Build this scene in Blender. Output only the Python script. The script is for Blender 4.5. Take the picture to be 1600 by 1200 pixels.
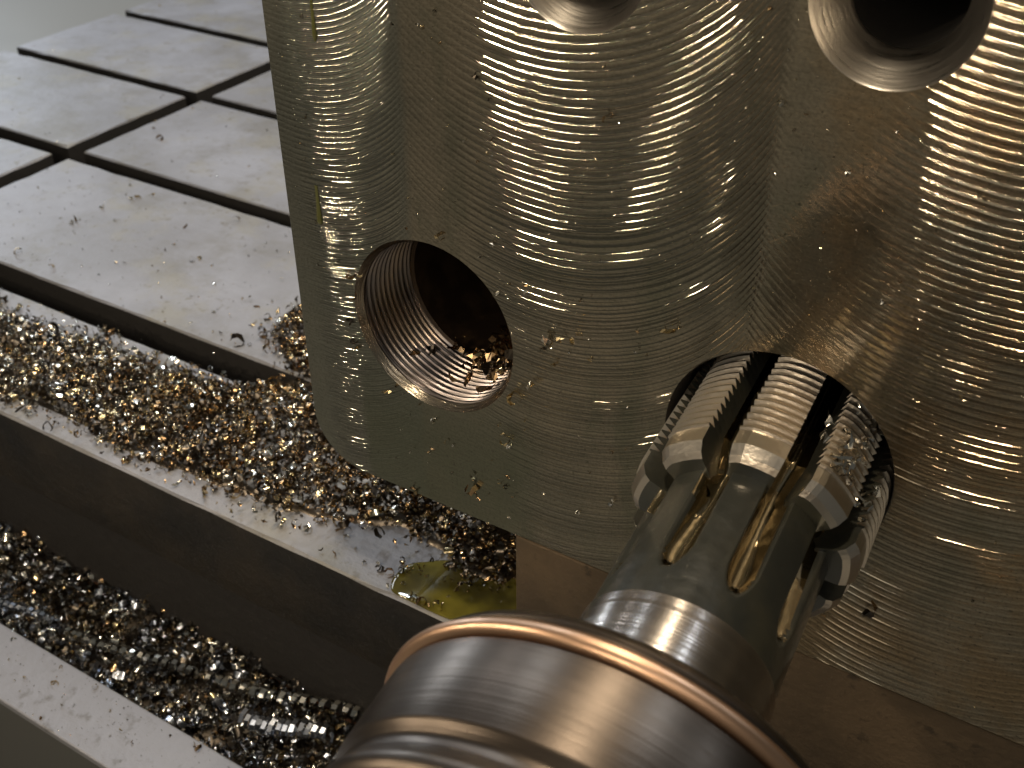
import bpy, bmesh, math, random
import numpy as np
from math import sin, cos, pi, sqrt, radians
from mathutils import Vector, Matrix
from mathutils.geometry import delaunay_2d_cdt

for o in list(bpy.data.objects):
    bpy.data.objects.remove(o)
SC = bpy.context.scene
COL = SC.collection
rng = np.random.default_rng(7)
random.seed(7)

# ------------------------------------------------------------------ camera
F_PX = 1772.67
cam_d = bpy.data.cameras.new("camera")
cam = bpy.data.objects.new("camera", cam_d)
COL.objects.link(cam)
RM = Matrix(((0.849664, -0.29632957, 0.4361879),
             (0.52729038, 0.48684169, -0.69638353),
             (-0.00599542, 0.8216897, 0.56990358)))
cam.matrix_world = Matrix.Translation((0, 0, 1)) @ RM.to_4x4()
cam_d.sensor_width = 36.0
cam_d.lens = F_PX / 1600 * 36.0
cam_d.clip_start = 0.01
cam_d.clip_end = 60
cam_d.dof.use_dof = True
cam_d.dof.focus_distance = 1.1
cam_d.dof.aperture_fstop = 8.0
SC.camera = cam

# ------------------------------------------------------------------ world, lamps, exposure
W = bpy.data.worlds.new("World")
SC.world = W
W.use_nodes = True
W.node_tree.nodes["Background"].inputs[0].default_value = (0.84, 0.84, 0.76, 1)
W.node_tree.nodes["Background"].inputs[1].default_value = 0.06
SC.view_settings.view_transform = 'Standard'
SC.view_settings.look = 'None'
SC.view_settings.exposure = 0.4
SC.view_settings.gamma = 1.0


def lamp(name, loc, target, power, color, sx, sy=None, spread=180):
    d = bpy.data.lights.new(name, 'AREA')
    d.energy = power
    d.color = color
    d.shape = 'RECTANGLE' if sy else 'DISK'
    d.size = sx
    if sy:
        d.size_y = sy
    d.spread = radians(spread)
    o = bpy.data.objects.new(name, d)
    COL.objects.link(o)
    o.location = loc
    o.rotation_euler = (Vector(target) - Vector(loc)).to_track_quat('-Z', 'Y').to_euler()
    return o


WARM = (1.0, 0.84, 0.62)
COOL = (0.80, 0.90, 1.0)
FACE = (-0.4, 0.77, 0.5)
lamp("machine_lamp", (-1.06, -0.36, 0.97), FACE, 3.0, WARM, 0.036)
lamp("second_machine_lamp", (-1.40, -0.20, 0.98), FACE, 1.5, WARM, 0.03)
lamp("left_machine_lamp", (-1.68, -0.16, 0.66), FACE, 2.6, WARM, 0.034)
lamp("operator_lamp", (-0.27, -0.65, 0.90), FACE, 2.4, WARM, 0.036)
lamp("front_overhead_lamp", (-0.5, 0.40, 2.8), (-0.45, 0.6, 0.3), 15, WARM, 0.20)
lamp("front_fill", (0.7, -2.6, 3.2), (-0.5, 0.3, 0), 12, (1.0, 0.92, 0.80), 2.0, 1.0)  # added fill, brightens the lower face, gutter and rim
lamp("overhead_lamp", (-0.65, 2.4, 3.2), (-0.65, 2.4, 0), 44, WARM, 0.16, 2.2)
lamp("hall_lights", (-4.4, 3.3, 3.2), (-4.4, 3.3, 0), 36, (0.90, 0.94, 1.0), 0.5, 3.0)
lamp("tube_light", (-2.5, 2.4, 3.2), (-2.5, 2.4, 0), 26, COOL, 0.10, 2.0)
lamp("tube_light_right", (0.5, 2.4, 3.2), (0.5, 2.4, 0), 14, COOL, 0.10, 1.6)
lamp("tube_light_far", (2.05, 3.0, 3.2), (2.05, 3.0, 0), 14, COOL, 0.10, 1.6)
lamp("side_light", (-5.2, 2.7, 1.05), (-0.3, 0.4, 0.5), 24, COOL, 1.3, 0.12)


# ------------------------------------------------------------------ material helpers
class X:
    """a node socket with arithmetic, so that height fields can be written as formulas"""
    def __init__(s, nt, sock):
        s.nt, s.s = nt, sock

    def m(s, op, *a):
        n = s.nt.nodes.new('ShaderNodeMath')
        n.operation = op
        for i, v in enumerate((s,) + a):
            if isinstance(v, X):
                s.nt.links.new(v.s, n.inputs[i])
            else:
                n.inputs[i].default_value = v
        return X(s.nt, n.outputs[0])

    def __add__(s, b): return s.m('ADD', b)
    def __sub__(s, b): return s.m('SUBTRACT', b)
    def __mul__(s, b): return s.m('MULTIPLY', b)
    def __truediv__(s, b): return s.m('DIVIDE', b)
    __radd__ = __add__
    __rmul__ = __mul__
    def rsub(s, b): return (s * -1.0) + b
    def sin(s): return s.m('SINE')
    def sqrt(s): return s.m('MAXIMUM', 0.0).m('SQRT')
    def abs(s): return s.m('ABSOLUTE')
    def gt(s, v): return s.m('GREATER_THAN', v)
    def lt(s, v): return s.m('LESS_THAN', v)
    def pow(s, v): return s.m('POWER', v)
    def clamp(s): return s.m('MAXIMUM', 0.0).m('MINIMUM', 1.0)

    def smooth(s, a, b):
        n = s.nt.nodes.new('ShaderNodeMapRange')
        n.interpolation_type = 'SMOOTHSTEP'
        s.nt.links.new(s.s, n.inputs[0])
        n.inputs[1].default_value, n.inputs[2].default_value = a, b
        return X(s.nt, n.outputs[0])


class Mat:
    def __init__(s, name, color, metallic=0.0, rough=0.5, **kw):
        s.m = bpy.data.materials.new(name)
        s.m.use_nodes = True
        s.nt = s.m.node_tree
        s.b = s.nt.nodes["Principled BSDF"]
        s.b.inputs['Base Color'].default_value = (*color, 1)
        s.b.inputs['Metallic'].default_value = metallic
        s.b.inputs['Roughness'].default_value = rough
        for k, v in kw.items():
            s.b.inputs[k.replace('_', ' ')].default_value = v
        tc = s.nt.nodes.new('ShaderNodeTexCoord')
        s.obj = tc.outputs['Object']
        sp = s.nt.nodes.new('ShaderNodeSeparateXYZ')
        s.nt.links.new(s.obj, sp.inputs[0])
        s.x, s.y, s.z = (X(s.nt, sp.outputs[i]) for i in range(3))

    def vec(s, x, y, z):
        n = s.nt.nodes.new('ShaderNodeCombineXYZ')
        for i, v in enumerate((x, y, z)):
            if isinstance(v, X):
                s.nt.links.new(v.s, n.inputs[i])
            else:
                n.inputs[i].default_value = v
        return n.outputs[0]

    def noise(s, scale, detail=3, rough=0.55, vec=None, dist=0.0):
        n = s.nt.nodes.new('ShaderNodeTexNoise')
        n.inputs['Scale'].default_value = scale
        n.inputs['Detail'].default_value = detail
        n.inputs['Roughness'].default_value = rough
        n.inputs['Distortion'].default_value = dist
        s.nt.links.new(vec if vec is not None else s.obj, n.inputs['Vector'])
        return X(s.nt, n.outputs['Fac'])

    def voronoi(s, scale, vec=None, feature='F1'):
        n = s.nt.nodes.new('ShaderNodeTexVoronoi')
        n.feature = feature
        n.inputs['Scale'].default_value = scale
        s.nt.links.new(vec if vec is not None else s.obj, n.inputs['Vector'])
        return X(s.nt, n.outputs['Distance'])

    def mix(s, fac, a, b):
        n = s.nt.nodes.new('ShaderNodeMix')
        n.data_type = 'RGBA'
        if isinstance(fac, X):
            s.nt.links.new(fac.s, n.inputs[0])
        else:
            n.inputs[0].default_value = fac
        for i, v in ((6, a), (7, b)):
            if isinstance(v, tuple):
                n.inputs[i].default_value = (*v, 1)
            else:
                s.nt.links.new(v, n.inputs[i])
        return n.outputs[2]

    def color(s, sock): s.nt.links.new(sock, s.b.inputs['Base Color'])
    def rough(s, x): s.nt.links.new(x.s, s.b.inputs['Roughness'])

    def bump(s, h, dist=1.0, strength=1.0):
        n = s.nt.nodes.new('ShaderNodeBump')
        n.inputs['Strength'].default_value = strength
        n.inputs['Distance'].default_value = dist
        s.nt.links.new(h.s, n.inputs['Height'])
        s.nt.links.new(n.outputs[0], s.b.inputs['Normal'])


# ------------------------------------------------------------------ object helpers
def link(name, me, mats, parent=None, loc=(0, 0, 0), smooth=False):
    o = bpy.data.objects.new(name, me)
    COL.objects.link(o)
    o.location = loc
    if parent:
        o.parent = parent
    for m in (mats if isinstance(mats, (list, tuple)) else [mats]):
        if m:
            me.materials.append(m.m if isinstance(m, Mat) else m)
    if smooth:
        me.polygons.foreach_set('use_smooth', [True] * len(me.polygons))
    return o


def mesh_obj(name, verts, faces, mats, parent=None, org=(0, 0, 0), loc=(0, 0, 0), smooth=False):
    me = bpy.data.meshes.new(name)
    vs = [(v[0] - org[0], v[1] - org[1], v[2] - org[2]) for v in verts]
    me.from_pydata(vs, [], faces)
    me.update()
    return link(name, me, mats, parent, loc, smooth)


def empty(name, loc=(0, 0, 0)):
    o = bpy.data.objects.new(name, None)
    COL.objects.link(o)
    o.location = loc
    o.empty_display_size = 0.05
    return o


def tag(o, label, cat, group=None):
    o['label'] = label
    o['category'] = cat
    if group:
        o['group'] = group
    return o


def box(name, lo, hi, mat, parent=None, org=(0, 0, 0), bevel=0.004, seg=2):
    bm = bmesh.new()
    bmesh.ops.create_cube(bm, size=1)
    for v in bm.verts:
        for i in range(3):
            v.co[i] = lo[i] + (v.co[i] + .5) * (hi[i] - lo[i]) - org[i]
    if bevel:
        bmesh.ops.bevel(bm, geom=bm.edges[:], offset=bevel, segments=seg, affect='EDGES', profile=.5)
    me = bpy.data.meshes.new(name)
    bm.to_mesh(me)
    bm.free()
    return link(name, me, mat, parent)


def revolve(name, prof, mat, parent, e1, e2, ax, o, n=160, th0=0, th1=2 * pi, smooth=True, cap=None):
    """surface of revolution about o + t*ax; prof = [(t, r)]; coordinates relative to parent origin"""
    full = abs(th1 - th0 - 2 * pi) < 1e-6
    m = n if full else n + 1
    V, Fc = [], []
    for (t, r) in prof:
        for k in range(m):
            a = th0 + (th1 - th0) * k / n
            V.append(tuple(o + ax * t + (e1 * cos(a) + e2 * sin(a)) * r))
    for i in range(len(prof) - 1):
        for k in range(n):
            k2 = (k + 1) % m
            Fc.append((i * m + k, i * m + k2, (i + 1) * m + k2, (i + 1) * m + k))
    if cap is not None:
        Fc.append(tuple(range(cap * m, cap * m + m)))
    ob = mesh_obj(name, V, Fc, mat, parent, smooth=smooth)
    if smooth:
        try:
            ob.data.set_sharp_from_angle(angle=radians(35))
        except Exception:
            pass
    return ob


# ------------------------------------------------------------------ materials
# cast table top
M_TABLE = Mat("table_iron", (0.36, 0.36, 0.38), 0.12, 0.5)
n1 = M_TABLE.noise(3.0, 5, .6); n2 = M_TABLE.noise(45, 4, .65); n3 = M_TABLE.noise(9, 4, .6)
streak = M_TABLE.noise(1.0, 4, .6, M_TABLE.vec(M_TABLE.x * 6.0, M_TABLE.y * 70.0, M_TABLE.z))
c = M_TABLE.mix(n1.smooth(.35, .68), (0.225, 0.22, 0.232), (0.31, 0.31, 0.342))
c = M_TABLE.mix(M_TABLE.noise(4.2, 5, .7).smooth(.46, .66) * 0.65, c, (0.175, 0.162, 0.14))
c = M_TABLE.mix(n2.smooth(.56, .70) * n3.smooth(.40, .60) * 0.8, c, (0.15, 0.13, 0.10))
c = M_TABLE.mix(n3.smooth(.50, .72) * 0.55, c, (0.27, 0.25, 0.20))
M_TABLE.color(c)
M_TABLE.rough(n1 * 0.25 + streak * 0.12 + 0.34)
M_TABLE.bump(n2 * 0.0012 + streak * 0.0008 + M_TABLE.noise(160, 2) * 0.0006)

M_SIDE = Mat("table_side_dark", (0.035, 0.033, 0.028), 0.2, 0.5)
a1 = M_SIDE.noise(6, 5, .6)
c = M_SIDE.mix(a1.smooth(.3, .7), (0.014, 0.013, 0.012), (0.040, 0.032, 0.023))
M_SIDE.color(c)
M_SIDE.bump(M_SIDE.noise(60, 4) * 0.002)

M_RUST = Mat("table_side_rusty", (0.06, 0.03, 0.02), 0.1, 0.62)
a1 = M_RUST.noise(5, 5, .65); a2 = M_RUST.noise(26, 4, .65)
c = M_RUST.mix(a1.smooth(.35, .65), (0.19, 0.092, 0.052), (0.34, 0.16, 0.082))
c = M_RUST.mix(a2.smooth(.52, .72) * .7, c, (0.028, 0.020, 0.017))
M_RUST.color(c)
M_RUST.bump(a2 * 0.003 + a1 * 0.004)

M_SLOT = Mat("slot_shade", (0.022, 0.019, 0.017), 0.0, 0.75)  # near-black colour carries the shade of the unlit slots
M_SLOT.bump(M_SLOT.noise(50, 3) * 0.002)

M_FLOOR = Mat("workshop_floor_grey", (0.30, 0.28, 0.25), 0.0, 0.55)
M_FLOOR.color(M_FLOOR.mix(M_FLOOR.noise(1.5, 5), (0.44, 0.41, 0.35), (0.60, 0.56, 0.48)))

# block origin (base of the Empty)
BO = Vector((-0.35, 0.8392, 0.098))      # drawing origin of the block
BLOCK_AT = Vector((-0.322, 0.7721, 0.1702))
BLOCK_SIZE = 0.92
Y0 = 0.8392
YF0 = 0.7721                                # where the milled face stands


def milled_material():
    m = Mat("milled_steel", (0.5, 0.48, 0.42), 1.0, 0.3)
    x = m.x + BO.x
    z = m.z + BO.z
    wob = m.noise(22, 3, .6)
    wob2 = m.noise(7, 2)
    # pass masks, with soft ragged borders
    xb = x + (wob2 + -0.5) * 0.010 + (wob + -0.5) * 0.006
    pA = xb.smooth(-0.655, -0.641).rsub(1.0)
    pC = xb.smooth(-0.282, -0.266)
    pB = (pA + pC).rsub(1.0)
    # lower-left smooth land right of the left pass, under the threaded hole
    land = (xb.smooth(-0.740, -0.726) * xb.smooth(-0.535, -0.475).rsub(1.0) * z.smooth(.18, .32).rsub(1.0)).clamp()

    def arcs(xc, R, per, w):
        dx = (x - xc) / R
        u = z + ((dx * dx).rsub(1.0).sqrt() * R)
        ph = u + (wob + -0.5) * (per * 0.07) + (wob2 + -0.5) * (per * 0.45)
        vary = m.noise(1.0, 2, .6, m.vec(u * 60.0, dx * 0.4, 0.0)).smooth(.28, .68) * 0.3 + 0.8
        s1 = ((ph * (2 * pi / per)).sin() * 0.5 + 0.5).pow(2.2) * (per * 0.66) * vary
        s2 = ((ph * (2 * pi / (per * .54))).sin() * 0.5 + 0.5).pow(2.2) * (per * .34)
        return s1 * w + s2 * (w * -1.0 + 1.0)
    wz = z.smooth(.40, .58) * 0.55 + 0.35
    calm = (x.gt(-0.27) * x.smooth(-.20, -.11).rsub(1.0) * z.smooth(.38, .52)).clamp() * -0.85 + 1.0
    hA = arcs(-0.778, 0.17, 0.0062, wz)
    hB = arcs(-0.492, 0.245, 0.0080, wz)
    hC = arcs(-0.085, 0.27, 0.0082, wz * 0.0 + 0.9)
    # how deep the feed marks are: uneven along the face
    amp = m.noise(4.5, 3, .6).smooth(.32, .62) * 0.50 + 0.50 + z.smooth(.20, .28).rsub(1.0) * pC * 0.7
    def band(c, w, lo):
        return ((x - c).abs() * (1.0 / w)).rsub(1.0).m('MAXIMUM', 0.0).smooth(0.0, .55) * (1 - lo) + lo
    hh = (hA * pA * 1.35 * band(-.725, .075, .12) + hB * pB * band(-.435, .165, .14) + hC * pC * calm * band(-.06, .15, .3)) * amp * (land * 0.7).rsub(1.0)
    # secondary marks, scratches, pits
    fine = m.noise(1.0, 3, .6, m.vec(x * 30.0, 0.0, z * 420.0))
    scr = m.noise(1.0, 3, .7, m.vec((x + z) * 300.0, 0.0, (z - x) * 16.0))
    pit = m.noise(240, 2, .5).smooth(.61, .72) * (m.noise(5, 3).smooth(.40, .60) * 0.7 + 0.3) + m.noise(1.0, 2, .5, m.vec(x * 95.0, 0.0, z * 260.0)).smooth(.64, .74) * pC * calm * 0.8
    grain = m.noise(420, 2, .6)
    small = fine * 0.00006 + scr * 0.00004 - pit * 0.00012 + grain * 0.00002 + m.noise(16, 2) * 0.0006
    m.bump(hh * 0.022 + small)
    nb = m.nt.nodes.new('ShaderNodeBump')
    nb.inputs['Distance'].default_value = 1.0
    nb.inputs['Strength'].default_value = 1.0
    m.nt.links.new((hh * 0.26 + small).s, nb.inputs['Height'])
    # colour: bare steel, oil-stained greenish film, brownish smears, dark pits
    st = m.noise(3.4, 4, .6)
    st2 = m.noise(9.0, 4, .65, m.vec(x * 1.6, 0.0, z * 0.6))
    c = m.mix(st.smooth(.36, .66), (0.36, 0.335, 0.265), (0.54, 0.46, 0.345))
    c = m.mix(st2.smooth(.50, .72) * 0.7, c, (0.27, 0.27, 0.195))
    c = m.mix((xb.smooth(-.30, -.20) * m.noise(9, 5, .65).smooth(.42, .62)) * 0.75, c, (0.46, 0.33, 0.19))
    c = m.mix(pA * 0.55, c, (0.29, 0.32, 0.29))
    c = m.mix(land * 0.75, c, (0.20, 0.22, 0.16))
    c = m.mix(pit * 0.65, c, (0.07, 0.06, 0.045))
    lines = m.noise(1.0, 2, .5, m.vec((x * 0.8 + z) * 420.0, 0.0, (z * 0.8 - x) * 9.0)).smooth(.66, .72) + m.noise(1.0, 2, .5, m.vec((x * 0.6 - z) * 420.0, 0.0, (z * 0.6 + x) * 9.0)).smooth(.68, .74)
    c = m.mix(lines.clamp() * calm.rsub(1.0).clamp() * 0.8, c, (0.62, 0.50, 0.34))
    c = m.mix(m.noise(14, 4, .6).smooth(.56, .70) * calm.rsub(1.0).clamp() * 0.8, c, (0.10, 0.085, 0.06))
    speck = m.noise(330, 3, .65)
    brush = m.noise(1.0, 3, .65, m.vec(x * 26.0, 0.0, z * 520.0))
    c = m.mix(speck.smooth(.30, .60) * 0.45 + brush.smooth(.35, .65) * 0.3, m.mix(0.62, c, (0.10, 0.095, 0.075)), c)
    m.color(c)
    m.rough(st2 * 0.12 + wob * 0.10 + 0.36)
    # clean metal between the smears: a tighter lobe beside the broad one
    g = m.nt.nodes.new('ShaderNodeBsdfAnisotropic')
    g.distribution = 'BECKMANN'
    m.nt.links.new(c, g.inputs['Color'])
    m.nt.links.new((st2 * 0.02 + speck.smooth(.35, .75) * 0.07 + brush.smooth(.45, .8) * 0.04 + 0.050).s, g.inputs['Roughness'])
    m.nt.links.new(nb.outputs[0], g.inputs['Normal'])
    mx = m.nt.nodes.new('ShaderNodeMixShader')
    m.nt.links.new((pC * 0.20 + z.smooth(.28, .46).rsub(1.0) * 0.22 + 0.16).s, mx.inputs[0])
    m.nt.links.new(g.outputs[0], mx.inputs[1])
    m.nt.links.new(m.b.outputs[0], mx.inputs[2])
    m.nt.links.new(mx.outputs[0], m.nt.nodes['Material Output'].inputs[0])
    return m


M_MILL = milled_material()
M_STEELSIDE = Mat("block_side_steel", (0.38, 0.38, 0.34), 1.0, 0.42)
M_STEELSIDE.bump(M_STEELSIDE.noise(60, 3) * 0.002)

M_BORE = Mat("bore_steel", (0.42, 0.36, 0.28), 1.0, 0.24)
q = M_BORE.noise(1.0, 3, .6, M_BORE.vec(M_BORE.x * 30.0, M_BORE.y * 500.0, M_BORE.z * 30.0))
M_BORE.rough(q * 0.2 + 0.14)
M_BORE.bump(q * 0.0006)
M_CBORE = Mat("counterbore_lit_steel", (0.78, 0.72, 0.64), 1.0, 0.3)  # base colour raised above the bore steel to paint in a broad reflection
q = M_CBORE.noise(1.0, 3, .6, M_CBORE.vec(M_CBORE.x * 20.0, M_CBORE.y * 400.0, M_CBORE.z * 20.0))
M_CBORE.rough(q * 0.22 + 0.20)
M_CBORE.bump(q * 0.0002)
M_THREAD = Mat("thread_steel", (0.40, 0.32, 0.26), 1.0, 0.28)
M_THREAD.color(M_THREAD.mix(M_THREAD.noise(12, 4).smooth(.4, .65), (0.24, 0.21, 0.20), (0.36, 0.28, 0.21)))
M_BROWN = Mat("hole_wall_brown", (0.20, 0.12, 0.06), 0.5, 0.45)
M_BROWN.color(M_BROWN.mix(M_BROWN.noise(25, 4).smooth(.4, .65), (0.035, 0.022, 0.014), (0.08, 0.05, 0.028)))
M_HOLESHADE = Mat("hole_shade", (0.02, 0.017, 0.014), 0.0, 0.7)  # near-black colour stands in for the shade deep in the bores

M_SPACER = Mat("spacer_brown_steel", (0.17, 0.12, 0.085), 0.55, 0.45)
s1 = M_SPACER.noise(5, 5, .65); s2 = M_SPACER.noise(40, 4, .6)
c = M_SPACER.mix(s1.smooth(.35, .66), (0.105, 0.078, 0.052), (0.20, 0.14, 0.085))
c = M_SPACER.mix(s2.smooth(.58, .72) * .7, c, (0.05, 0.04, 0.03))
M_SPACER.color(c)
M_SPACER.bump(s2 * 0.0016 + M_SPACER.noise(150, 2) * .0008)

M_TOOL = Mat("oiled_black_steel", (0.05, 0.05, 0.04), 0.1, 0.36, Coat_Weight=0.6, Coat_Roughness=0.05)
M_TOOL.color(M_TOOL.mix(M_TOOL.noise(14, 4).smooth(.4, .7), (0.030, 0.032, 0.028), (0.050, 0.047, 0.032)))
M_TOOL.bump(M_TOOL.noise(22, 2) * 0.0020 + M_TOOL.noise(140, 3) * 0.00025)
M_TOOL.rough(M_TOOL.noise(60, 3, .65) * 0.3 + 0.20)
M_FLUTE = Mat("flute_ground_steel", (0.58, 0.49, 0.34), 1.0, 0.07)
M_FLUTE.bump(M_FLUTE.noise(30, 2) * 0.0010)
M_TOOTH = Mat("tooth_ground_steel", (0.74, 0.66, 0.56), 1.0, 0.30)
M_TOOTH.bump(M_TOOTH.noise(120, 3) * 0.0004)
M_GROUND = Mat("ground_steel", (0.50, 0.45, 0.41), 1.0, 0.20)
M_HOLDER = Mat("turned_holder_steel", (0.108, 0.087, 0.071), 1.0, 0.27)


def spun(m, e1, e2, ax, o, amt=0.16, base=0.2):
    """fine turning rings about the axis: varies only along the axis"""
    t = m.x * ax.x + m.y * ax.y + m.z * ax.z
    rings = m.noise(1.0, 4, .7, m.vec(t * 170.0, 0.0, 0.0))
    cloud = m.noise(1.0, 4, .6, m.vec(t * 34.0, m.x * 3.0, m.z * 3.0))
    m.rough(rings * amt + cloud * 0.05 + base)
    col = m.b.inputs['Base Color'].default_value[:3]
    m.color(m.mix(cloud.smooth(.35, .65), tuple(v * .86 for v in col), tuple(min(1, v * 1.10) for v in col)))
    m.bump(rings * 0.0005)


M_LIP = Mat("lip_warm_tint", (0.60, 0.38, 0.25), 1.0, 0.22)  # steel lip, its coppery colour paints in the warm lamp reflection

M_CHIP = [Mat("chip_steel", (0.70, 0.67, 0.60), 1.0, 0.15), Mat("chip_straw", (0.70, 0.56, 0.33), 1.0, 0.15),
          Mat("chip_bronze", (0.36, 0.24, 0.13), 1.0, 0.2), Mat("chip_dark", (0.12, 0.10, 0.08), 1.0, 0.3)]
M_CHIPBLUE = Mat("chip_blue_grey", (0.50, 0.53, 0.60), 1.0, 0.24)
M_OIL = Mat("cutting_oil", (0.24, 0.20, 0.018), 0.0, 0.04, Coat_Weight=1.0, Coat_Roughness=0.02)
M_OIL.color(M_OIL.mix(M_OIL.noise(16, 3).smooth(.38, .66), (0.060, 0.050, 0.010), (0.17, 0.145, 0.022)))
M_DROP = Mat("oil_drop_film", (0.10, 0.10, 0.03), 0.3, 0.06, Coat_Weight=1.0)

# ------------------------------------------------------------------ workshop floor
fl = mesh_obj("workshop_floor", [(-30, -20, -1.4), (20, -20, -1.4), (20, 30, -1.4), (-30, 30, -1.4)], [(0, 1, 2, 3)], M_FLOOR)
fl['kind'] = 'structure'

# ------------------------------------------------------------------ machine table
table = empty("machine_table", (-1.0, 0.76, -0.3))
tag(table, "grey cast iron machine table with black slots crossing its flat top", "machine table")
TO = (-1.0, 0.76, -0.3)
XL, XR = -2.775, 2.2
YF = 0.76
rows = [(YF, 1.006), (1.067, 1.453), (1.495, 1.857), (1.893, 2.24), (2.28, 2.66), (2.70, 3.1)]
cols = [(XL, -2.102), (-2.048, XR)]


def plate(name, x0, x1, y0, y1, zt, zb, mat, side):
    """one land of the table top, its edges slightly worn and nicked"""
    b = 0.0032
    loop = []
    for (ax_, ay, bx, by) in ((x0, y0, x1, y0), (x1, y0, x1, y1), (x1, y1, x0, y1), (x0, y1, x0, y0)):
        L = math.hypot(bx - ax_, by - ay)
        n = max(2, min(90, int(L / .035)))
        for k in range(n):
            loop.append((ax_ + (bx - ax_) * k / n, ay + (by - ay) * k / n, k == 0))
    n = len(loop)
    cx_, cy_ = (x0 + x1) / 2, (y0 + y1) / 2
    V = []
    for (x, y, corner) in loop:
        w = b * rng.choice([.7, .9, 1.1, 1.3, 2.0], p=[.3, .3, .2, .15, .05])
        dx = w if abs(x - x0) < 1e-6 else (-w if abs(x - x1) < 1e-6 else 0)
        dy = w if abs(y - y0) < 1e-6 else (-w if abs(y - y1) < 1e-6 else 0)
        V.append((x + dx, y + dy, zt))
    for (x, y, corner) in loop:
        V.append((x, y, zt - b * rng.uniform(.8, 1.5)))
    for (x, y, corner) in loop:
        V.append((x, y, zb))
    Fc = [tuple(range(n))]
    for k in range(n):
        k2 = (k + 1) % n
        Fc.append((n + k, n + k2, k2, k))
    for k in range(n):
        k2 = (k + 1) % n
        Fc.append((2 * n + k, 2 * n + k2, n + k2, n + k))
    ob = mesh_obj(name, V, Fc, [mat, side], table, TO)
    for p in ob.data.polygons[n + 1:]:
        p.material_index = 1
    return ob


for (y0, y1) in rows:
    for (x0, x1) in cols:
        plate("top_plate", x0, x1, y0, y1, 0.0, -0.09, M_TABLE, M_SLOT if y0 != YF else M_SIDE)
box("slot_floor", (XL + .004, YF + .004, -0.30), (XR, 3.09, -0.0905), M_SLOT, table, TO, 0)
box("front_band", (XL, YF + .0005, -0.147), (XR, YF + .003, -0.0902), M_SIDE, table, TO, 0)
box("front_skirt", (XL, YF + .010, -0.36), (XR, YF + .02, -0.1475), M_RUST, table, TO, 0)
box("gutter_floor", (XL, 0.53, -0.36), (XR, YF + .0095, -0.34), M_SLOT, table, TO, 0)
M_RIM = Mat("rim_iron", (0.40, 0.40, 0.43), 0.3, 0.5)
r1 = M_RIM.noise(40, 4, .6)
M_RIM.color(M_RIM.mix(r1.smooth(.55, .72) * .6, (0.27, 0.27, 0.295), (0.12, 0.11, 0.10)))
M_RIM.bump(r1 * .0018)
M_RIMSIDE = Mat("rim_side_grey", (0.10, 0.10, 0.095), 0.2, 0.55)
box("gutter_rim", (XL, 0.503, -0.252), (XR, 0.597, -0.240), M_RIM, table, TO, 0.0025)
box("rim_side", (XL, 0.506, -0.60), (XR, 0.5945, -0.2522), M_RIMSIDE, table, TO, 0)

M_APRON = Mat("apron_beige", (0.5, 0.47, 0.41), 0.1, 0.5)
M_APRON.color(M_APRON.mix(M_APRON.noise(0.9, 3).smooth(.35, .65), (0.13, 0.125, 0.115), (0.25, 0.24, 0.22)))
box("end_apron", (-7.5, 0.2, -0.30), (XL - 0.03, 7.0, -0.22), M_APRON, table, TO, 0.01)

# ------------------------------------------------------------------ spacer block
spacer = empty("spacer_block", (-0.30, 1.05, 0.0))
tag(spacer, "brown flat steel spacer lying under the large milled block", "spacer block")
box("spacer_body", (-0.483, YF0 + 0.003, 0.0005), (0.40, 1.15, 0.1680), M_SPACER, spacer, (-0.30, 1.05, 0.0), 0.0025)

# ------------------------------------------------------------------ milled block
block = empty("milled_block", BLOCK_AT)
block.scale = (BLOCK_SIZE,) * 3
tag(block, "large milled steel block with four round holes and rippled cutter marks", "steel block")
ZB, ZT, XBL, XBR, YB = 0.098, 0.90, -0.8185, 0.45, 1.36
outline = []
RC = 0.075
# bottom-left corner: soft chamfer-like round, taken clockwise from the left edge
for k in range(13):
    a = pi + (pi / 2) * k / 12
    outline.append((XBL + RC + RC * cos(a), ZB + 0.072 + 0.072 * sin(a)))
outline += [(XBR, ZB), (XBR, ZT), (XBL, ZT)]
HOLES = dict(thr=(-0.6285, 0.3485, 0.1045), tool=(-0.2359, 0.3344, 0.1122), tr=(-0.2000, 0.7618, 0.0650), tm=(-0.459, 0.7625, 0.0655))
NH = 128


def inset(poly, d):
    out = []
    n = len(poly)
    for i in range(n):
        p0, p1, p2 = Vector(poly[i - 1]), Vector(poly[i]), Vector(poly[(i + 1) % n])
        n1 = Vector((-(p1 - p0).y, (p1 - p0).x)).normalized()
        n2 = Vector((-(p2 - p1).y, (p2 - p1).x)).normalized()
        b = (n1 + n2)
        b = b / max(.3, b.length_squared) * 2
        out.append(tuple(p1 + b * d))
    return out


BV = 0.0028
fo = inset(outline, BV)
pts = [Vector(p) for p in fo]
edges = [(i, (i + 1) % len(fo)) for i in range(len(fo))]
for (cx, cz, r) in HOLES.values():
    b = len(pts)
    for k in range(NH):
        a = 2 * pi * k / NH
        pts.append(Vector((cx + r * cos(a), cz + r * sin(a))))
    edges += [(b + k, b + (k + 1) % NH) for k in range(NH)]
vo, eo, fo_, _, _, _ = delaunay_2d_cdt(pts, edges, [], 0, 1e-7)
V = [(v.x, Y0, v.y) for v in vo]
Fc = []
for t in fo_:
    c = sum((vo[i] for i in t), Vector((0, 0))) / 3
    if any((c - Vector((h[0], h[1]))).length < h[2] * .9995 for h in HOLES.values()):
        continue
    Fc.append(tuple(t))
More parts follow.
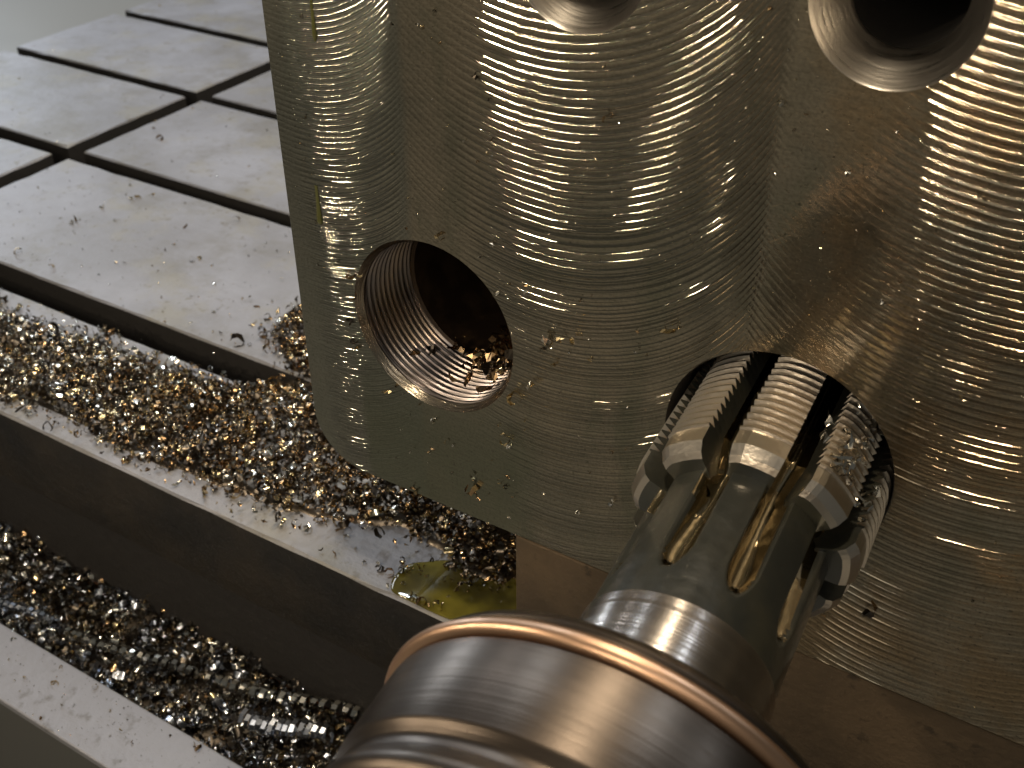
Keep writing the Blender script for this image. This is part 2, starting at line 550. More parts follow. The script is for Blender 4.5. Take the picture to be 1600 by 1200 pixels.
# orient toward -y
Fc2 = []
for t in Fc:
    p = [vo[i] for i in t]
    ar = (p[1] - p[0]).cross(p[2] - p[0])
    Fc2.append(t if ar > 0 else tuple(reversed(t)))
mesh_obj("front_face", V, Fc2, M_MILL, block, BO)
n = len(outline)
V = [(p[0], Y0, p[1]) for p in fo] + [(p[0], Y0 + BV, p[1]) for p in outline] + [(p[0], YB, p[1]) for p in outline]
Fc = []
for i in range(n):
    j = (i + 1) % n
    Fc += [(i, n + i, n + j, j), (n + i, 2 * n + i, 2 * n + j, n + j)]
Fc.append(tuple(range(2 * n, 3 * n)))
mesh_obj("block_body", V, Fc, M_STEELSIDE, block, BO)

EX, EZ, EY = Vector((1, 0, 0)), Vector((0, 0, 1)), Vector((0, 1, 0))


def bore(name, h, prof, mat, n=128, cap=None, sm=True):
    return revolve(name, prof, mat, block, EX, EZ, EY, Vector((h[0], Y0, h[1])) - BO, n, cap=cap, smooth=sm)


h = HOLES['thr']
bore("hole_chamfer", h, [(0, h[2]), (0.003, h[2] - 0.0018), (0.009, h[2] - 0.0058)], M_BORE)
# helical thread
V, Fc = [], []
PT, N_T, T0, T1 = 0.0086, 144, 0.0092, 0.098
rows_t = 110
rb = h[2] - 0.0058
for i in range(rows_t + 1):
    t = T0 + (T1 - T0) * i / rows_t
    for k in range(N_T):
        a = 2 * pi * k / N_T
        ph = (t / PT - k / N_T) % 1.0
        tri = 1 - abs(2 * ph - 1)
        fade = min(1, i / 6) * min(1, (rows_t - i) / 6)
        r = rb + fade * 0.0052 * min(1, max(0, (tri - .12) * 1.35))
        V.append((h[0] + r * cos(a), Y0 + t, h[1] + r * sin(a)))
for i in range(rows_t):
    for k in range(N_T):
        k2 = (k + 1) % N_T
        Fc.append((i * N_T + k, i * N_T + k2, (i + 1) * N_T + k2, (i + 1) * N_T + k))
mesh_obj("hole_thread", V, Fc, M_THREAD, block, BO, smooth=True)
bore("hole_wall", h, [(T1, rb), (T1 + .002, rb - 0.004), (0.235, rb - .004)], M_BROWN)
bore("hole_end", h, [(0.2352, rb - .004), (0.2354, rb + .03), (0.60, rb + .03), (0.60, 0.0001)], M_HOLESHADE)
h = HOLES['tool']
bore("cutter_hole", h, [(0, h[2]), (0.003, h[2] - .0015), (0.26, h[2] - .0015), (0.26, 0.0001)], M_HOLESHADE)
for key, nm in (('tr', "counterbore"), ('tm', "counterbore")):
    h = HOLES[key]
    bore("counterbore", h, [(0, h[2]), (0.003, h[2] - .0020), (0.0045, h[2] - .0025), (0.0325, h[2] - .0205), (0.036, h[2] - .0215)], M_CBORE)
    bore("deep_bore", h, [(0.0362, h[2] - .0215), (0.40, h[2] - .0218), (0.40, 0.0001)], M_HOLESHADE)

# ------------------------------------------------------------------ cutting tool
AX = Vector((0.06956466, -0.99482093, -0.07410849))
OT = Vector((-0.23589364, 0.83920705, 0.3175))
E1 = Vector((0.99756405, 0.06975647, 0))
E2 = Vector((0.00516955, -0.07392797, 0.99725019))
TOOL_O = OT + AX * 0.2
OT_AT = Vector((-0.2170, 0.7721, 0.3721))
tool = empty("thread_milling_cutter", OT_AT + AX * (0.2 * BLOCK_SIZE))
tool.scale = (BLOCK_SIZE,) * 3
tag(tool, "dark oily fluted cutter with ridged teeth entering the lower right hole", "cutter")
o_rel = OT - TOOL_O
spun(M_GROUND, E1, E2, AX, o_rel, .12, .14)
spun(M_HOLDER, E1, E2, AX, o_rel, .16, .22)
spun(M_LIP, E1, E2, AX, o_rel, .12, .27)
FL = [106 + 40 * k for k in range(9)]
TT = [86 + 40 * k for k in range(9)]
RS = 0.0815
# shank with ground flutes: polar height field
NT, NA = 110, 432
tv = np.linspace(-0.10, 0.252, NT)
V, Fc, MI = [], [], []
R_ = np.zeros((NT, NA)); D_ = np.zeros((NT, NA))
for i, t in enumerate(tv):
    for k in range(NA):
        a = 360.0 * k / NA
        r = RS + 0.0105 * min(1, max(0, (.088 - t) / .03))
        d = 0
        for f0 in FL:
            da = abs((a - f0 + 180) % 360 - 180)
            tend = 0.222
            if da < 13:
                if t < tend:
                    w = 1.0 if t < tend - .035 else sqrt(max(0, 1 - ((t - tend + .035) / .035) ** 2))
                    hw = (9.0 if t > .09 else 8.0) * w
                    if hw > .1 and da < hw:
                        d = max(d, 0.020 * (0.55 + .45 * min(1, (tend - t) / .10)) * sqrt(max(0, 1 - (da / hw) ** 2)) * min(1, w * 1.2))
        R_[i, k] = r - d; D_[i, k] = d
for i, t in enumerate(tv):
    for k in range(NA):
        a = 2 * pi * k / NA
        V.append(tuple(o_rel + AX * float(t) + (E1 * cos(a) + E2 * sin(a)) * float(R_[i, k])))
for i in range(NT - 1):
    for k in range(NA):
        k2 = (k + 1) % NA
        Fc.append((i * NA + k, i * NA + k2, (i + 1) * NA + k2, (i + 1) * NA + k))
        MI.append(1 if D_[i, k] + D_[i, k2] + D_[i + 1, k] + D_[i + 1, k2] > .016 else 0)
sh = mesh_obj("shank", V, Fc, [M_TOOL, M_FLUTE], tool, smooth=True)
sh.data.polygons.foreach_set('material_index', MI)
revolve("ground_collar", [(0.2522, RS - .002), (0.2522, RS + .0008), (0.2535, RS + .0018), (0.375, RS + .0018)], M_GROUND, tool, E1, E2, AX, o_rel, 160)


def tooth(ac, half=12.6, tback=0.103):
    """one land of the cutter: thread ridges on the outside, chamfered heel, flat back"""
    V, Fc, MI = [], [], []
    prof = []
    p = 0.0098
    t = -0.10
    while t < 0.068:
        prof += [(t, 0.1010), (t + p * .36, 0.1094), (t + p * .56, 0.1094), (t + p * .92, 0.1010)]
        t += p
    prof += [(0.0705, 0.1060), (0.072, 0.1072), (tback - .012, 0.1065), (tback - .003, 0.1005), (tback, 0.0945)]
    nA = 9
    m = nA
    for (t, r) in prof:
        for k in range(nA):
            s = (k / (nA - 1)) * 2 - 1
            a = radians(ac + s * half)
            rr = r - 0.0030 * (s > .6) * (s - .6) / .4 - 0.0012 * (1 - s) / 2
            V.append(tuple(o_rel + AX * t + (E1 * cos(a) + E2 * sin(a)) * rr))
    L = len(prof)
    for i in range(L - 1):
        for k in range(nA - 1):
            Fc.append((i * m + k, i * m + k + 1, (i + 1) * m + k + 1, (i + 1) * m + k)); MI.append(0)
    # root ring of verts, for flanks and back face
    base = len(V)
    for (t, r) in prof:
        for s in (-1, 1):
            a = radians(ac + s * (half * 1.06))
            rr = 0.066 if t < .095 else 0.072
            V.append(tuple(o_rel + AX * t + (E1 * cos(a) + E2 * sin(a)) * rr))
    for i in range(L - 1):
        Fc.append((i * m, (i + 1) * m, base + 2 * (i + 1), base + 2 * i)); MI.append(1)
        Fc.append((i * m + nA - 1, base + 2 * i + 1, base + 2 * (i + 1) + 1, (i + 1) * m + nA - 1)); MI.append(1)
    e = (L - 1) * m
    Fc.append(tuple([base + 2 * (L - 1)] + [e + k for k in range(nA)] + [base + 2 * (L - 1) + 1])); MI.append(1)
    ob = mesh_obj("tooth", V, Fc, [M_TOOTH, M_TOOL], tool)
    ob.data.polygons.foreach_set('material_index', MI)
    return ob


for a in TT:
    tooth(a)

# ------------------------------------------------------------------ tool holder
HO = OT + AX * 0.6
holder = empty("tool_holder", OT_AT + AX * (0.6 * BLOCK_SIZE))
holder.scale = (BLOCK_SIZE,) * 3
tag(holder, "polished round steel spindle nose holding the cutter, with a lip tinted like a warm reflection", "tool holder")
hr = OT - HO
revolve("holder_nose", [(0.366, RS + .004), (0.366, 0.166), (0.369, 0.1715), (0.373, 0.1745), (0.3775, 0.1755), (0.3805, 0.1735), (0.3825, 0.1735)],
        M_HOLDER, holder, E1, E2, AX, hr, 200)
lip = [(0.3827, 0.1738)] + [(0.3905 - 0.0075 * cos(a), 0.1745 + 0.0092 * sin(a)) for a in np.linspace(0.15, pi - .15, 12)] + [(0.3983, 0.1738)]
revolve("holder_lip", lip, M_LIP, holder, E1, E2, AX, hr, 220)
revolve("holder_barrel", [(0.3985, 0.1735), (0.3995, 0.1735), (0.4002, 0.1773), (0.4045, 0.1777), (0.466, 0.1777), (0.4695, 0.1765),
                          (0.4745, 0.1725), (0.4800, 0.1712), (0.4870, 0.1735), (0.4935, 0.1772), (0.4975, 0.1780), (0.5030, 0.1772),
                          (0.5075, 0.1730), (0.5140, 0.1722), (0.518, 0.1760), (0.522, 0.1778), (0.85, 0.1778), (0.85, 0.0001)],
        M_HOLDER, holder, E1, E2, AX, hr, 220)

# ------------------------------------------------------------------ chips
def chip_arrays(r, width, turns, seg, jit, cone=0.0):
    """a curled shaving: a strip wound into an open helix"""
    V, Fc = [], []
    ph = rng.uniform(0, 6.28)
    for i in range(seg + 1):
        s = i / seg
        a = ph + s * turns * 2 * pi
        rr = r * (1 + cone * (s - .5)) * (1 + jit * rng.normal() * .4)
        w = width * (0.35 + 0.65 * sin(pi * min(1, s * 1.15 + .08)))
        x = (s - .5) * width * turns * 1.15
        tilt = rng.normal() * jit * r
        V.append((x - w / 2, rr * cos(a), rr * sin(a) + tilt))
        V.append((x + w / 2, rr * 1.05 * cos(a + .12), rr * 1.05 * sin(a + .12) - tilt))
    for i in range(seg):
        Fc.append((2 * i, 2 * i + 1, 2 * i + 3, 2 * i + 2))
    return np.array(V), np.array(Fc)


CHIPS = []
for k in range(16):
    CHIPS.append(chip_arrays(rng.uniform(.0034, .0064), rng.uniform(.0026, .0062), rng.uniform(.16, .55) if k % 3 else rng.uniform(.8, 1.6), int(rng.integers(4, 7)) + (3 if k % 3 == 0 else 0), rng.uniform(.08, .26), rng.uniform(-.6, .6)))


def rand_rot(nn):
    q = rng.normal(size=(nn, 4)); q /= np.linalg.norm(q, axis=1)[:, None]
    w, x, y, z = q.T
    return np.stack([np.stack([1 - 2 * (y * y + z * z), 2 * (x * y - z * w), 2 * (x * z + y * w)], -1),
                     np.stack([2 * (x * y + z * w), 1 - 2 * (x * x + z * z), 2 * (y * z - x * w)], -1),
                     np.stack([2 * (x * z - y * w), 2 * (y * z + x * w), 1 - 2 * (x * x + y * y)], -1)], 1)


def chip_mass(name, P, scale, wts, mats, extra=None, by_x=False):
    nn = len(P)
    R = rand_rot(nn)
    which = rng.integers(0, len(CHIPS), nn)
    mi = rng.choice(len(mats), nn, p=wts)
    if by_x:                    # paler to the left, straw and oily brown beside the block
        lf = np.clip((-1.05 - P[:, 0]) / .45, 0, 1) > rng.random(nn)
        mi[lf] = rng.choice(len(mats), int(lf.sum()), p=[.42, .14, .08, .36])
    Vs, Fs, Ms = [], [], []
    off = 0
    for c in range(len(CHIPS)):
        idx = np.where(which == c)[0]
        v, f = CHIPS[c]
        vv = np.einsum('nij,vj->nvi', R[idx], v) * scale[idx][:, None, None] + P[idx][:, None, :]
        Vs.append(vv.reshape(-1, 3))
        Fs.append((f[None] + (np.arange(len(idx)) * len(v))[:, None, None] + off).reshape(-1, 4))
        Ms.append(np.repeat(mi[idx], len(f)))
        off += len(idx) * len(v)
    V = np.concatenate(Vs); F = np.concatenate(Fs); M = np.concatenate(Ms)
    if extra:
        ev, ef, em = extra
        F = np.concatenate([F, np.array(ef) + len(V)]); V = np.concatenate([V, np.array(ev)]); M = np.concatenate([M, np.full(len(ef), em)])
    me = bpy.data.meshes.new(name)
    me.vertices.add(len(V)); me.vertices.foreach_set('co', V.astype(np.float32).ravel())
    me.loops.add(F.size); me.loops.foreach_set('vertex_index', F.astype(np.int32).ravel())
    me.polygons.add(len(F)); me.polygons.foreach_set('loop_start', np.arange(0, F.size, 4, dtype=np.int32))
    me.polygons.foreach_set('material_index', M.astype(np.int32))
    me.update(calc_edges=True)
    me.validate()
    return link(name, me, mats)


def inside(poly, X_, Y_):
    r = np.zeros(len(X_), bool)
    j = len(poly) - 1
    for i in range(len(poly)):
        xi, yi = poly[i]; xj, yj = poly[j]
        cond = ((yi > Y_) != (yj > Y_)) & (X_ < (xj - xi) * (Y_ - yi) / (yj - yi + 1e-12) + xi)
        r ^= cond
        j = i
    return r


def dist_edge(poly, X_, Y_):
    d = np.full(len(X_), 9.)
    for i in range(len(poly)):
        ax_, ay = poly[i - 1]; bx, by = poly[i]
        ex, ey = bx - ax_, by - ay
        t = np.clip(((X_ - ax_) * ex + (Y_ - ay) * ey) / (ex * ex + ey * ey + 1e-12), 0, 1)
        d = np.minimum(d, np.hypot(X_ - ax_ - t * ex, Y_ - ay - t * ey))
    return d


PILE = [(-2.05, 0.985), (-1.80, 0.965), (-1.641, 0.961), (-1.536, 0.956), (-1.428, 0.97), (-1.272, 0.976), (-1.118, 1.001), (-1.08, 1.055), (-1.174, 1.136),
        (-1.205, 1.197), (-1.18, 1.255), (-1.10, 1.33), (-0.90, 1.36), (-0.55, 1.20), (-0.53, 0.85),
        (-0.594, 0.832), (-0.637, 0.852), (-0.708, 0.868), (-0.769, 0.840), (-0.86, 0.809), (-0.971, 0.803), (-1.103, 0.790),
        (-1.194, 0.790), (-1.263, 0.800), (-1.342, 0.795), (-1.42, 0.785), (-1.60, 0.78), (-2.0, 0.79)]


def blobn(x, y):
    return (np.sin(x * 31 + 1.3 * np.sin(y * 27)) + np.sin(y * 43 + x * 17 + 2) + np.sin(x * 71 - y * 53)) / 3


def pile_height(x, y):
    d = dist_edge(PILE, x, y)
    hgt = 0.006 + 0.034 * np.clip(d / 0.07, 0, 1) ** .8
    hgt *= np.clip(0.45 + (x + 1.6) * 0.8, .38, 1.35)
    hgt *= 0.85 + .35 * blobn(x, y)
    slot = np.clip((np.minimum(y - 1.000, 1.073 - y)) / .012, 0, 1)
    return hgt - slot * 0.055


NP = 18500
cx = rng.uniform(-2.05, -0.52, NP * 4); cy = rng.uniform(0.76, 1.37, NP * 4)
ed = dist_edge(PILE, cx, cy)
ins = inside(PILE, cx, cy)
ragged = 0.010 * (0.5 + blobn(cx * 1.7, cy * 1.7)) + rng.exponential(.013, len(cx)) - 0.010
ok = (ins & (ed > -ragged)) | ((~ins) & (ed < ragged))
ok &= ~((cx > -0.80) & (cy > 0.93))          # nothing where the block and the spacer hide it
ok &= (cy > 0.764)
dens = np.clip(0.30 + ed * 22, 0.15, 1) * np.clip(1.25 + (cx + 1.1) * .75, .62, 1)
ok &= rng.random(len(cx)) < np.where(ins, dens, .5)
px, py = cx[ok][:NP], cy[ok][:NP]
hh = pile_height(px, py)
pz = hh * rng.uniform(.1, 1.05, len(px)) + .003
# filler heap under the shavings
gx, gy = np.meshgrid(np.linspace(-2.05, -.53, 120), np.linspace(.775, 1.33, 60))
gz = np.where(inside(PILE, gx.ravel(), gy.ravel()), pile_height(gx.ravel(), gy.ravel()) * .5 - .002, -.03)
ev = np.stack([gx.ravel(), gy.ravel(), gz], -1)
ef = [(j * 120 + i, j * 120 + i + 1, (j + 1) * 120 + i + 1, (j + 1) * 120 + i) for j in range(59) for i in range(119)]
ef = [q for q in ef if max(gz[list(q)]) > -.02]
pile = chip_mass("swarf_pile", np.stack([px, py, pz], -1), rng.choice([.5, .72, .95, 1.2, 1.6], len(px), p=[.22, .3, .26, .16, .06]) * rng.uniform(.8, 1.2, len(px)), [.16, .20, .27, .37], M_CHIP, (ev, ef, 3), True)
pile['kind'] = 'stuff'
tag(pile, "heap of golden curly metal shavings on the table around the block corner", "metal shavings")

# swarf in the gutter: coarser, greyer
NG = 8000
tx = rng.uniform(-1.75, -0.35, NG); ty = rng.uniform(0.598, 0.768, NG)
tz = -0.295 + 0.018 * blobn(tx * .8, ty * .8) + rng.uniform(-.02, .02, NG)
gx, gy = np.meshgrid(np.linspace(-1.9, -.2, 110), np.linspace(.597, .769, 16))
gz = -0.308 + 0.016 * blobn(gx.ravel() * .8, gy.ravel() * .8)
ev = np.stack([gx.ravel(), gy.ravel(), gz], -1)
ef = [(j * 110 + i, j * 110 + i + 1, (j + 1) * 110 + i + 1, (j + 1) * 110 + i) for j in range(15) for i in range(109)]
gut = chip_mass("gutter_swarf", np.stack([tx, ty, tz], -1), rng.choice([.7, 1.0, 1.5, 2.2], NG, p=[.3, .35, .25, .1]) * rng.uniform(.8, 1.2, NG), [.28, .07, .06, .24, .35], M_CHIP + [M_CHIPBLUE], (ev, ef, 3))
gut['kind'] = 'stuff'
tag(gut, "dark grey metal shavings filling the gutter below the table edge", "metal shavings")

# fine flecks: dust of metal on the plates and the rim, and oil-wet specks on the block face
nf = 1500
fx = rng.uniform(-2.7, -.72, nf); fy = 0.765 + np.abs(rng.normal(0, .42, nf))
okf = ~((fy > 1.002) & (fy < 1.071)) & ~((fy > 1.449) & (fy < 1.5)) & ~((fy > 1.853) & (fy < 1.9)) & ~((fx > -2.11) & (fx < -2.04)) & ~((fx > -.85) & (fy > .86)) & (fy < 2.2)
fx, fy = fx[okf], fy[okf]
fl_ = chip_mass("fine_swarf", np.stack([fx, fy, np.full(len(fx), .0012)], -1), rng.uniform(.14, .46, len(fx)), [.45, .15, .15, .25], M_CHIP)
fl_['kind'] = 'stuff'
tag(fl_, "fine specks of metal dust strewn over the grey table plates", "metal dust")
nf = 420
fr = chip_mass("rim_swarf", np.stack([rng.uniform(-1.5, -.7, nf), rng.uniform(.506, .594, nf), np.full(nf, -.2388)], -1), rng.uniform(.08, .26, nf), [.4, .1, .15, .35], M_CHIP)
fr['kind'] = 'stuff'
tag(fr, "fine specks of metal dust strewn along the gutter rim", "metal dust")
nf = 520
sx = rng.uniform(-.74, .02, nf); sz = rng.uniform(.18, .80, nf)
oks = np.ones(nf, bool)
for (hx, hz, hr_) in HOLES.values():
    oks &= np.hypot(sx - BLOCK_SIZE * hx, sz - (1 - BLOCK_SIZE * (1 - hz))) > BLOCK_SIZE * hr_ + .006
oks &= ~((sx < -.66) & (sz < .25))
sx, sz = sx[oks], sz[oks]
fs = chip_mass("face_specks", np.stack([sx, np.full(len(sx), YF0 - .0009), sz], -1), rng.uniform(.08, .30, len(sx)), [.4, .25, .15, .2], M_CHIP)
fs['kind'] = 'stuff'
tag(fs, "tiny wet metal specks sprinkled over the milled block face", "metal specks")

# meshes for single chips (shared data)
def chip_mesh(name, arr, mat, s=1.0):
    v, f = arr
    me = bpy.data.meshes.new(name)
    me.from_pydata([tuple(q * s) for q in v], [], [tuple(q) for q in f])
    me.update()
    me.materials.append(mat.m)
    return me


CH_ME = [chip_mesh("metal_chip", CHIPS[k % 16], M_CHIP[k % 4 if k % 4 < 3 else (3 if k % 8 == 3 else 1)]) for k in range(32)]


def single_chip(loc, s, label, group, steel=None):
    me = CH_ME[int(rng.integers(0, 32)) if steel is None else (4 * int(rng.integers(0, 8)) if steel else 4 * int(rng.integers(0, 8)) + int(rng.integers(2, 4)))]
    o = bpy.data.objects.new("metal_chip", me)
    COL.objects.link(o)
    o.location = loc
    o.rotation_euler = tuple(rng.uniform(0, 6.28, 3))
    o.scale = (s,) * 3
    tag(o, label, "metal chip", group)
    return o


FACE_CHIPS = [(-0.5, 0.469, 1.21), (-0.489, 0.481, 0.71), (-0.467, 0.488, 0.81), (-0.466, 0.476, 0.71), (-0.443, 0.435, 1.11), (-0.435, 0.429, 1.32), (-0.428, 0.439, 1.01), (-0.416, 0.442, 1.11), (-0.448, 0.421, 0.71), (-0.437, 0.406, 0.91), (-0.456, 0.385, 0.91), (-0.46, 0.372, 1.01), (-0.477, 0.357, 1.11), (-0.49, 0.301, 1.21), (-0.488, 0.293, 0.91), (-0.537, 0.228, 1.11), (-0.532, 0.215, 1.21), (-0.527, 0.206, 0.91), (-0.612, 0.182, 1.01), (-0.607, 0.175, 0.91), (-0.636, 0.304, 1.21), (-0.627, 0.312, 1.01), (-0.6, 0.299, 0.71), (-0.58, 0.289, 0.71), (-0.616, 0.236, 0.71), (-0.589, 0.242, 0.51), (-0.564, 0.265, 0.51), (-0.675, 0.435, 0.81), (-0.663, 0.442, 1.01), (-0.675, 0.412, 0.91), (-0.679, 0.354, 1.01), (-0.678, 0.344, 0.91), (-0.683, 0.378, 0.81), (-0.562, 0.507, 0.61), (-0.517, 0.501, 0.51), (-0.323, 0.484, 1.32), (-0.353, 0.47, 0.61), (-0.392, 0.659, 0.71), (-0.386, 0.661, 0.51), (-0.418, 0.65, 0.51), (-0.252, 0.699, 0.61), (-0.503, 0.517, 0.51), (-0.599, 0.506, 0.51), (-0.353, 0.454, 0.51), (-0.411, 0.35, 0.51), (-0.287, 0.631, 0.51), (-0.196, 0.657, 0.51), (-0.233, 0.695, 0.4), (-0.524, 0.706, 0.51), (-0.516, 0.671, 0.61), (-0.505, 0.652, 0.61), (-0.504, 0.618, 0.61), (-0.503, 0.605, 0.71), (-0.499, 0.603, 0.61), (-0.446, 0.247, 0.51), (-0.489, 0.252, 0.71), (-0.492, 0.235, 0.51), (-0.109, 0.268, 1.32), (-0.11, 0.257, 1.11), (-0.146, 0.235, 0.91), (-0.123, 0.645, 0.51), (-0.154, 0.563, 0.51), (-0.084, 0.5, 0.51), (-0.405, 0.239, 0.51), (-0.366, 0.273, 0.51)]
def face_place(x, z):
    if x > -0.18 and z < 0.32:
        return "on the block face just right of the cutter shank"
    if z > 0.60:
        return "on the upper part of the block face"
    if x > -0.38:
        return "on the block face above and left of the cutter"
    if z < 0.295:
        return "on the smooth block face below the threaded hole"
    if x < -0.645:
        return "beside the left rim of the threaded hole"
    if x > -0.50:
        return "on the block face right of the threaded hole"
    return "beside the lower right rim of the threaded hole" if z < .46 else "above the threaded hole"


for (x, z, s) in FACE_CHIPS:
    single_chip((x, YF0 - .0035 * s, z), s * 1.0, "curled metal chip stuck " + face_place(x, z), "chips stuck to the block face")
for k in range(18):
    x = -0.322 - .92 * .35 + rng.normal(.13, .075) - .0; z = 0.172 + abs(rng.normal(.10, .10))
    if (x + .578) ** 2 + (z - .401) ** 2 < .105 ** 2 or x > -.30 or x < -.70:
        continue
    s = rng.uniform(.3, .65)
    single_chip((x, YF0 - .0035 * s, z), s, "curled metal chip stuck " + face_place(x, z), "chips stuck to the block face")
TABLE_CHIPS = [(-1.771, 1.378), (-1.765, 1.389), (-1.824, 1.245), (-1.788, 1.241), (-1.793, 1.254), (-1.477, 1.253), (-1.469, 1.264), (-1.43, 1.253), (-1.317, 1.24), (-1.281, 1.204), (-1.258, 1.188), (-1.792, 1.321), (-1.587, 1.346), (-1.521, 1.418), (-1.422, 1.338), (-1.368, 1.357), (-1.285, 1.281), (-1.552, 1.281), (-1.676, 1.098), (-1.778, 1.109), (-1.782, 1.379), (-1.748, 1.416), (-1.726, 1.294), (-1.722, 1.212), (-1.533, 1.395), (-1.312, 1.087), (-1.257, 1.097), (-1.189, 1.093), (-1.22, 1.143), (-1.155, 1.102), (-1.976, 1.315), (-1.395, 1.415), (-1.449, 1.43), (-2.716, 2.356), (-2.556, 1.728), (-1.778, 1.793), (-1.879, 1.768), (-2.033, 1.698), (-2.002, 1.658), (-1.99, 1.579), (-1.953, 1.631), (-2.41, 1.956), (-1.387, 0.981), (-1.368, 0.991), (-1.425, 0.981), (-1.595, 0.986), (-1.253, 0.785), (-1.245, 0.780), (-1.351, 0.780), (-1.334, 0.776), (-0.947, 0.792), (-0.955, 0.794), (-0.757, 0.776), (-0.698, 0.792), (-0.689, 0.788), (-0.715, 0.788), (-1.01, 0.784), (-0.978, 0.788), (-0.875, 0.782), (-0.765, 0.813), (-0.816, 0.797), (-1.093, 0.774), (-0.907, 0.793), (-0.702, 0.838), (-0.673, 0.841), (-0.778, 0.777), (-0.744, 0.805)]
def table_place(x, y):
    if y < 0.93:
        return "on the front table strip between swarf heap and edge"
    if y < 1.02:
        return "at the back edge of the swarf heap on the table"
    if y < 1.5:
        return "on the grey plate between the two nearest slots, closer to the block" if x > -1.55 else "on the grey plate between the two nearest slots, at far left"
    return "on a far grey plate beyond the second slot"


for (x, y) in TABLE_CHIPS:
    s = rng.uniform(.6, 1.25)
    single_chip((x, y, .0032 * s), s, "loose metal chip " + table_place(x, y), "loose chips on the table top")
for k in range(18):
    x = rng.uniform(-1.95, -1.2); y = rng.choice([rng.uniform(1.08, 1.44), rng.uniform(1.08, 1.44), rng.uniform(1.51, 1.8)])
    s = rng.uniform(.3, .7)
    single_chip((x, y, .003 * s), s, "loose metal chip " + table_place(x, y), "loose chips on the table top")
for (x, y) in [(-1.106, 0.56), (-1.122, 0.585), (-1.18, 0.582), (-1.052, 0.586), (-1.063, 0.535), (-1.071, 0.51), (-1.097, 0.587), (-1.007, 0.569), (-0.967, 0.556), (-0.901, 0.584), (-0.868, 0.586), (-0.858, 0.587), (-0.937, 0.55), (-1.149, 0.546), (-1.224, 0.584)]:
    s = rng.uniform(.45, .95)
    single_chip((x, y, -.240 + .003 * s), s, "tiny metal chip lying on the grey gutter rim", "chips on the gutter rim")
OIL_CHIPS = [(-0.663, 0.787), (-0.65, 0.782), (-0.634, 0.773), (-0.617, 0.77), (-0.608, 0.77), (-0.597, 0.774), (-0.646, 0.81), (-0.636, 0.81), (-0.653, 0.813), (-0.616, 0.816), (-0.601, 0.816), (-0.582, 0.836), (-0.595, 0.83), (-0.561, 0.84), (-0.588, 0.788), (-0.641, 0.822), (-0.651, 0.822), (-0.665, 0.798), (-0.584, 0.803), (-0.582, 0.767), (-0.653, 0.8), (-0.566, 0.827), (-0.625, 0.768), (-0.6, 0.768), (-0.589, 0.777)]
OIL_CHIPS += [(x + rng.normal(0, .008), max(.766, y + rng.normal(0, .006))) for (x, y) in OIL_CHIPS[:10]]
for (x, y) in OIL_CHIPS:
    s = rng.uniform(.55, 1.1)
    single_chip((x, y, .002 + .0025 * s), s, "curled metal chip soaking in the yellow oil puddle", "chips in the oil puddle")
h = HOLES['thr']
for k in range(26):
    a = radians(rng.uniform(-128, -48)); y = rng.uniform(.035, .165)
    dep = rng.uniform(0.004, 0.032) * (1 if a > radians(-105) else .45)
    r = rb - .002 - dep
    s = rng.uniform(1.1, 1.9)
    single_chip(BLOCK_AT + BLOCK_SIZE * (Vector((h[0] + r * cos(a), Y0 + y, h[1] + r * sin(a))) - BO), s, "dark bronze curled chip lying singly at the bottom of the threaded hole", "chips in the threaded hole", False)
for k in range(46):
    a = radians(rng.uniform(-82, -6)); y = rng.uniform(.018, .10)
    r = rb - .004 - rng.uniform(0.0, 0.040) * (.5 + .5 * sin(-a))
    single_chip(BLOCK_AT + BLOCK_SIZE * (Vector((h[0] + r * cos(a), Y0 + y, h[1] + r * sin(a))) - BO), rng.uniform(1.4, 2.3), "dark oily curled chip in the clump on the right side of the threaded hole", "chips in the threaded hole", False)

for k in range(40):
    a = radians(rng.normal(40, 11)); t = rng.uniform(-.035, .072)
    r = (0.086 + .022 * rng.random() ** .6) if abs((math.degrees(a) - 46)) > 9 else rng.uniform(.106, .111)
    pnt = OT_AT + BLOCK_SIZE * (AX * t + (E1 * cos(a) + E2 * sin(a)) * r)
    single_chip(pnt, rng.uniform(.8, 1.5), "silvery metal chip clinging to the cutter beside its ridged teeth", "chips clinging to the cutter", True)

# long spiral curls in the gutter
def coil(a, b, r, turns, width, mat, label, sag=.006):
    a, b = Vector(a), Vector(b)
    mid = (a + b) / 2
    o = bpy.data.objects.new("spiral_chip", None)
    d = (b - a); L = d.length; d.normalize()
    u = d.cross(Vector((0, 0, 1))).normalized(); w = u.cross(d)
    n = int(turns * 9)
    V, Fc = [], []
    for i in range(n + 1):
        s = i / n
        an = (s + .007 * sin(s * 23 + turns) + .004 * sin(s * 61)) * turns * 2 * pi
        c = a - mid + d * (L * s) + w * (sin(pi * s) * sag) + u * (sin(s * 5) * sag * 1.2)
        for e in (0, 1):
            q = c + d * ((e - .5) * width) + (u * cos(an) + w * sin(an)) * (r * (1 + .09 * sin(s * 19 + turns) + .05 * sin(s * 53)) * (1 - .12 * e))
            V.append(tuple(q))
    for i in range(n):
        Fc.append((2 * i, 2 * i + 1, 2 * i + 3, 2 * i + 2))
    ob = mesh_obj("spiral_chip", V, Fc, mat, None, (0, 0, 0), mid, False)
    tag(ob, label, "spiral chip", "long spiral chips in the gutter")
    return ob


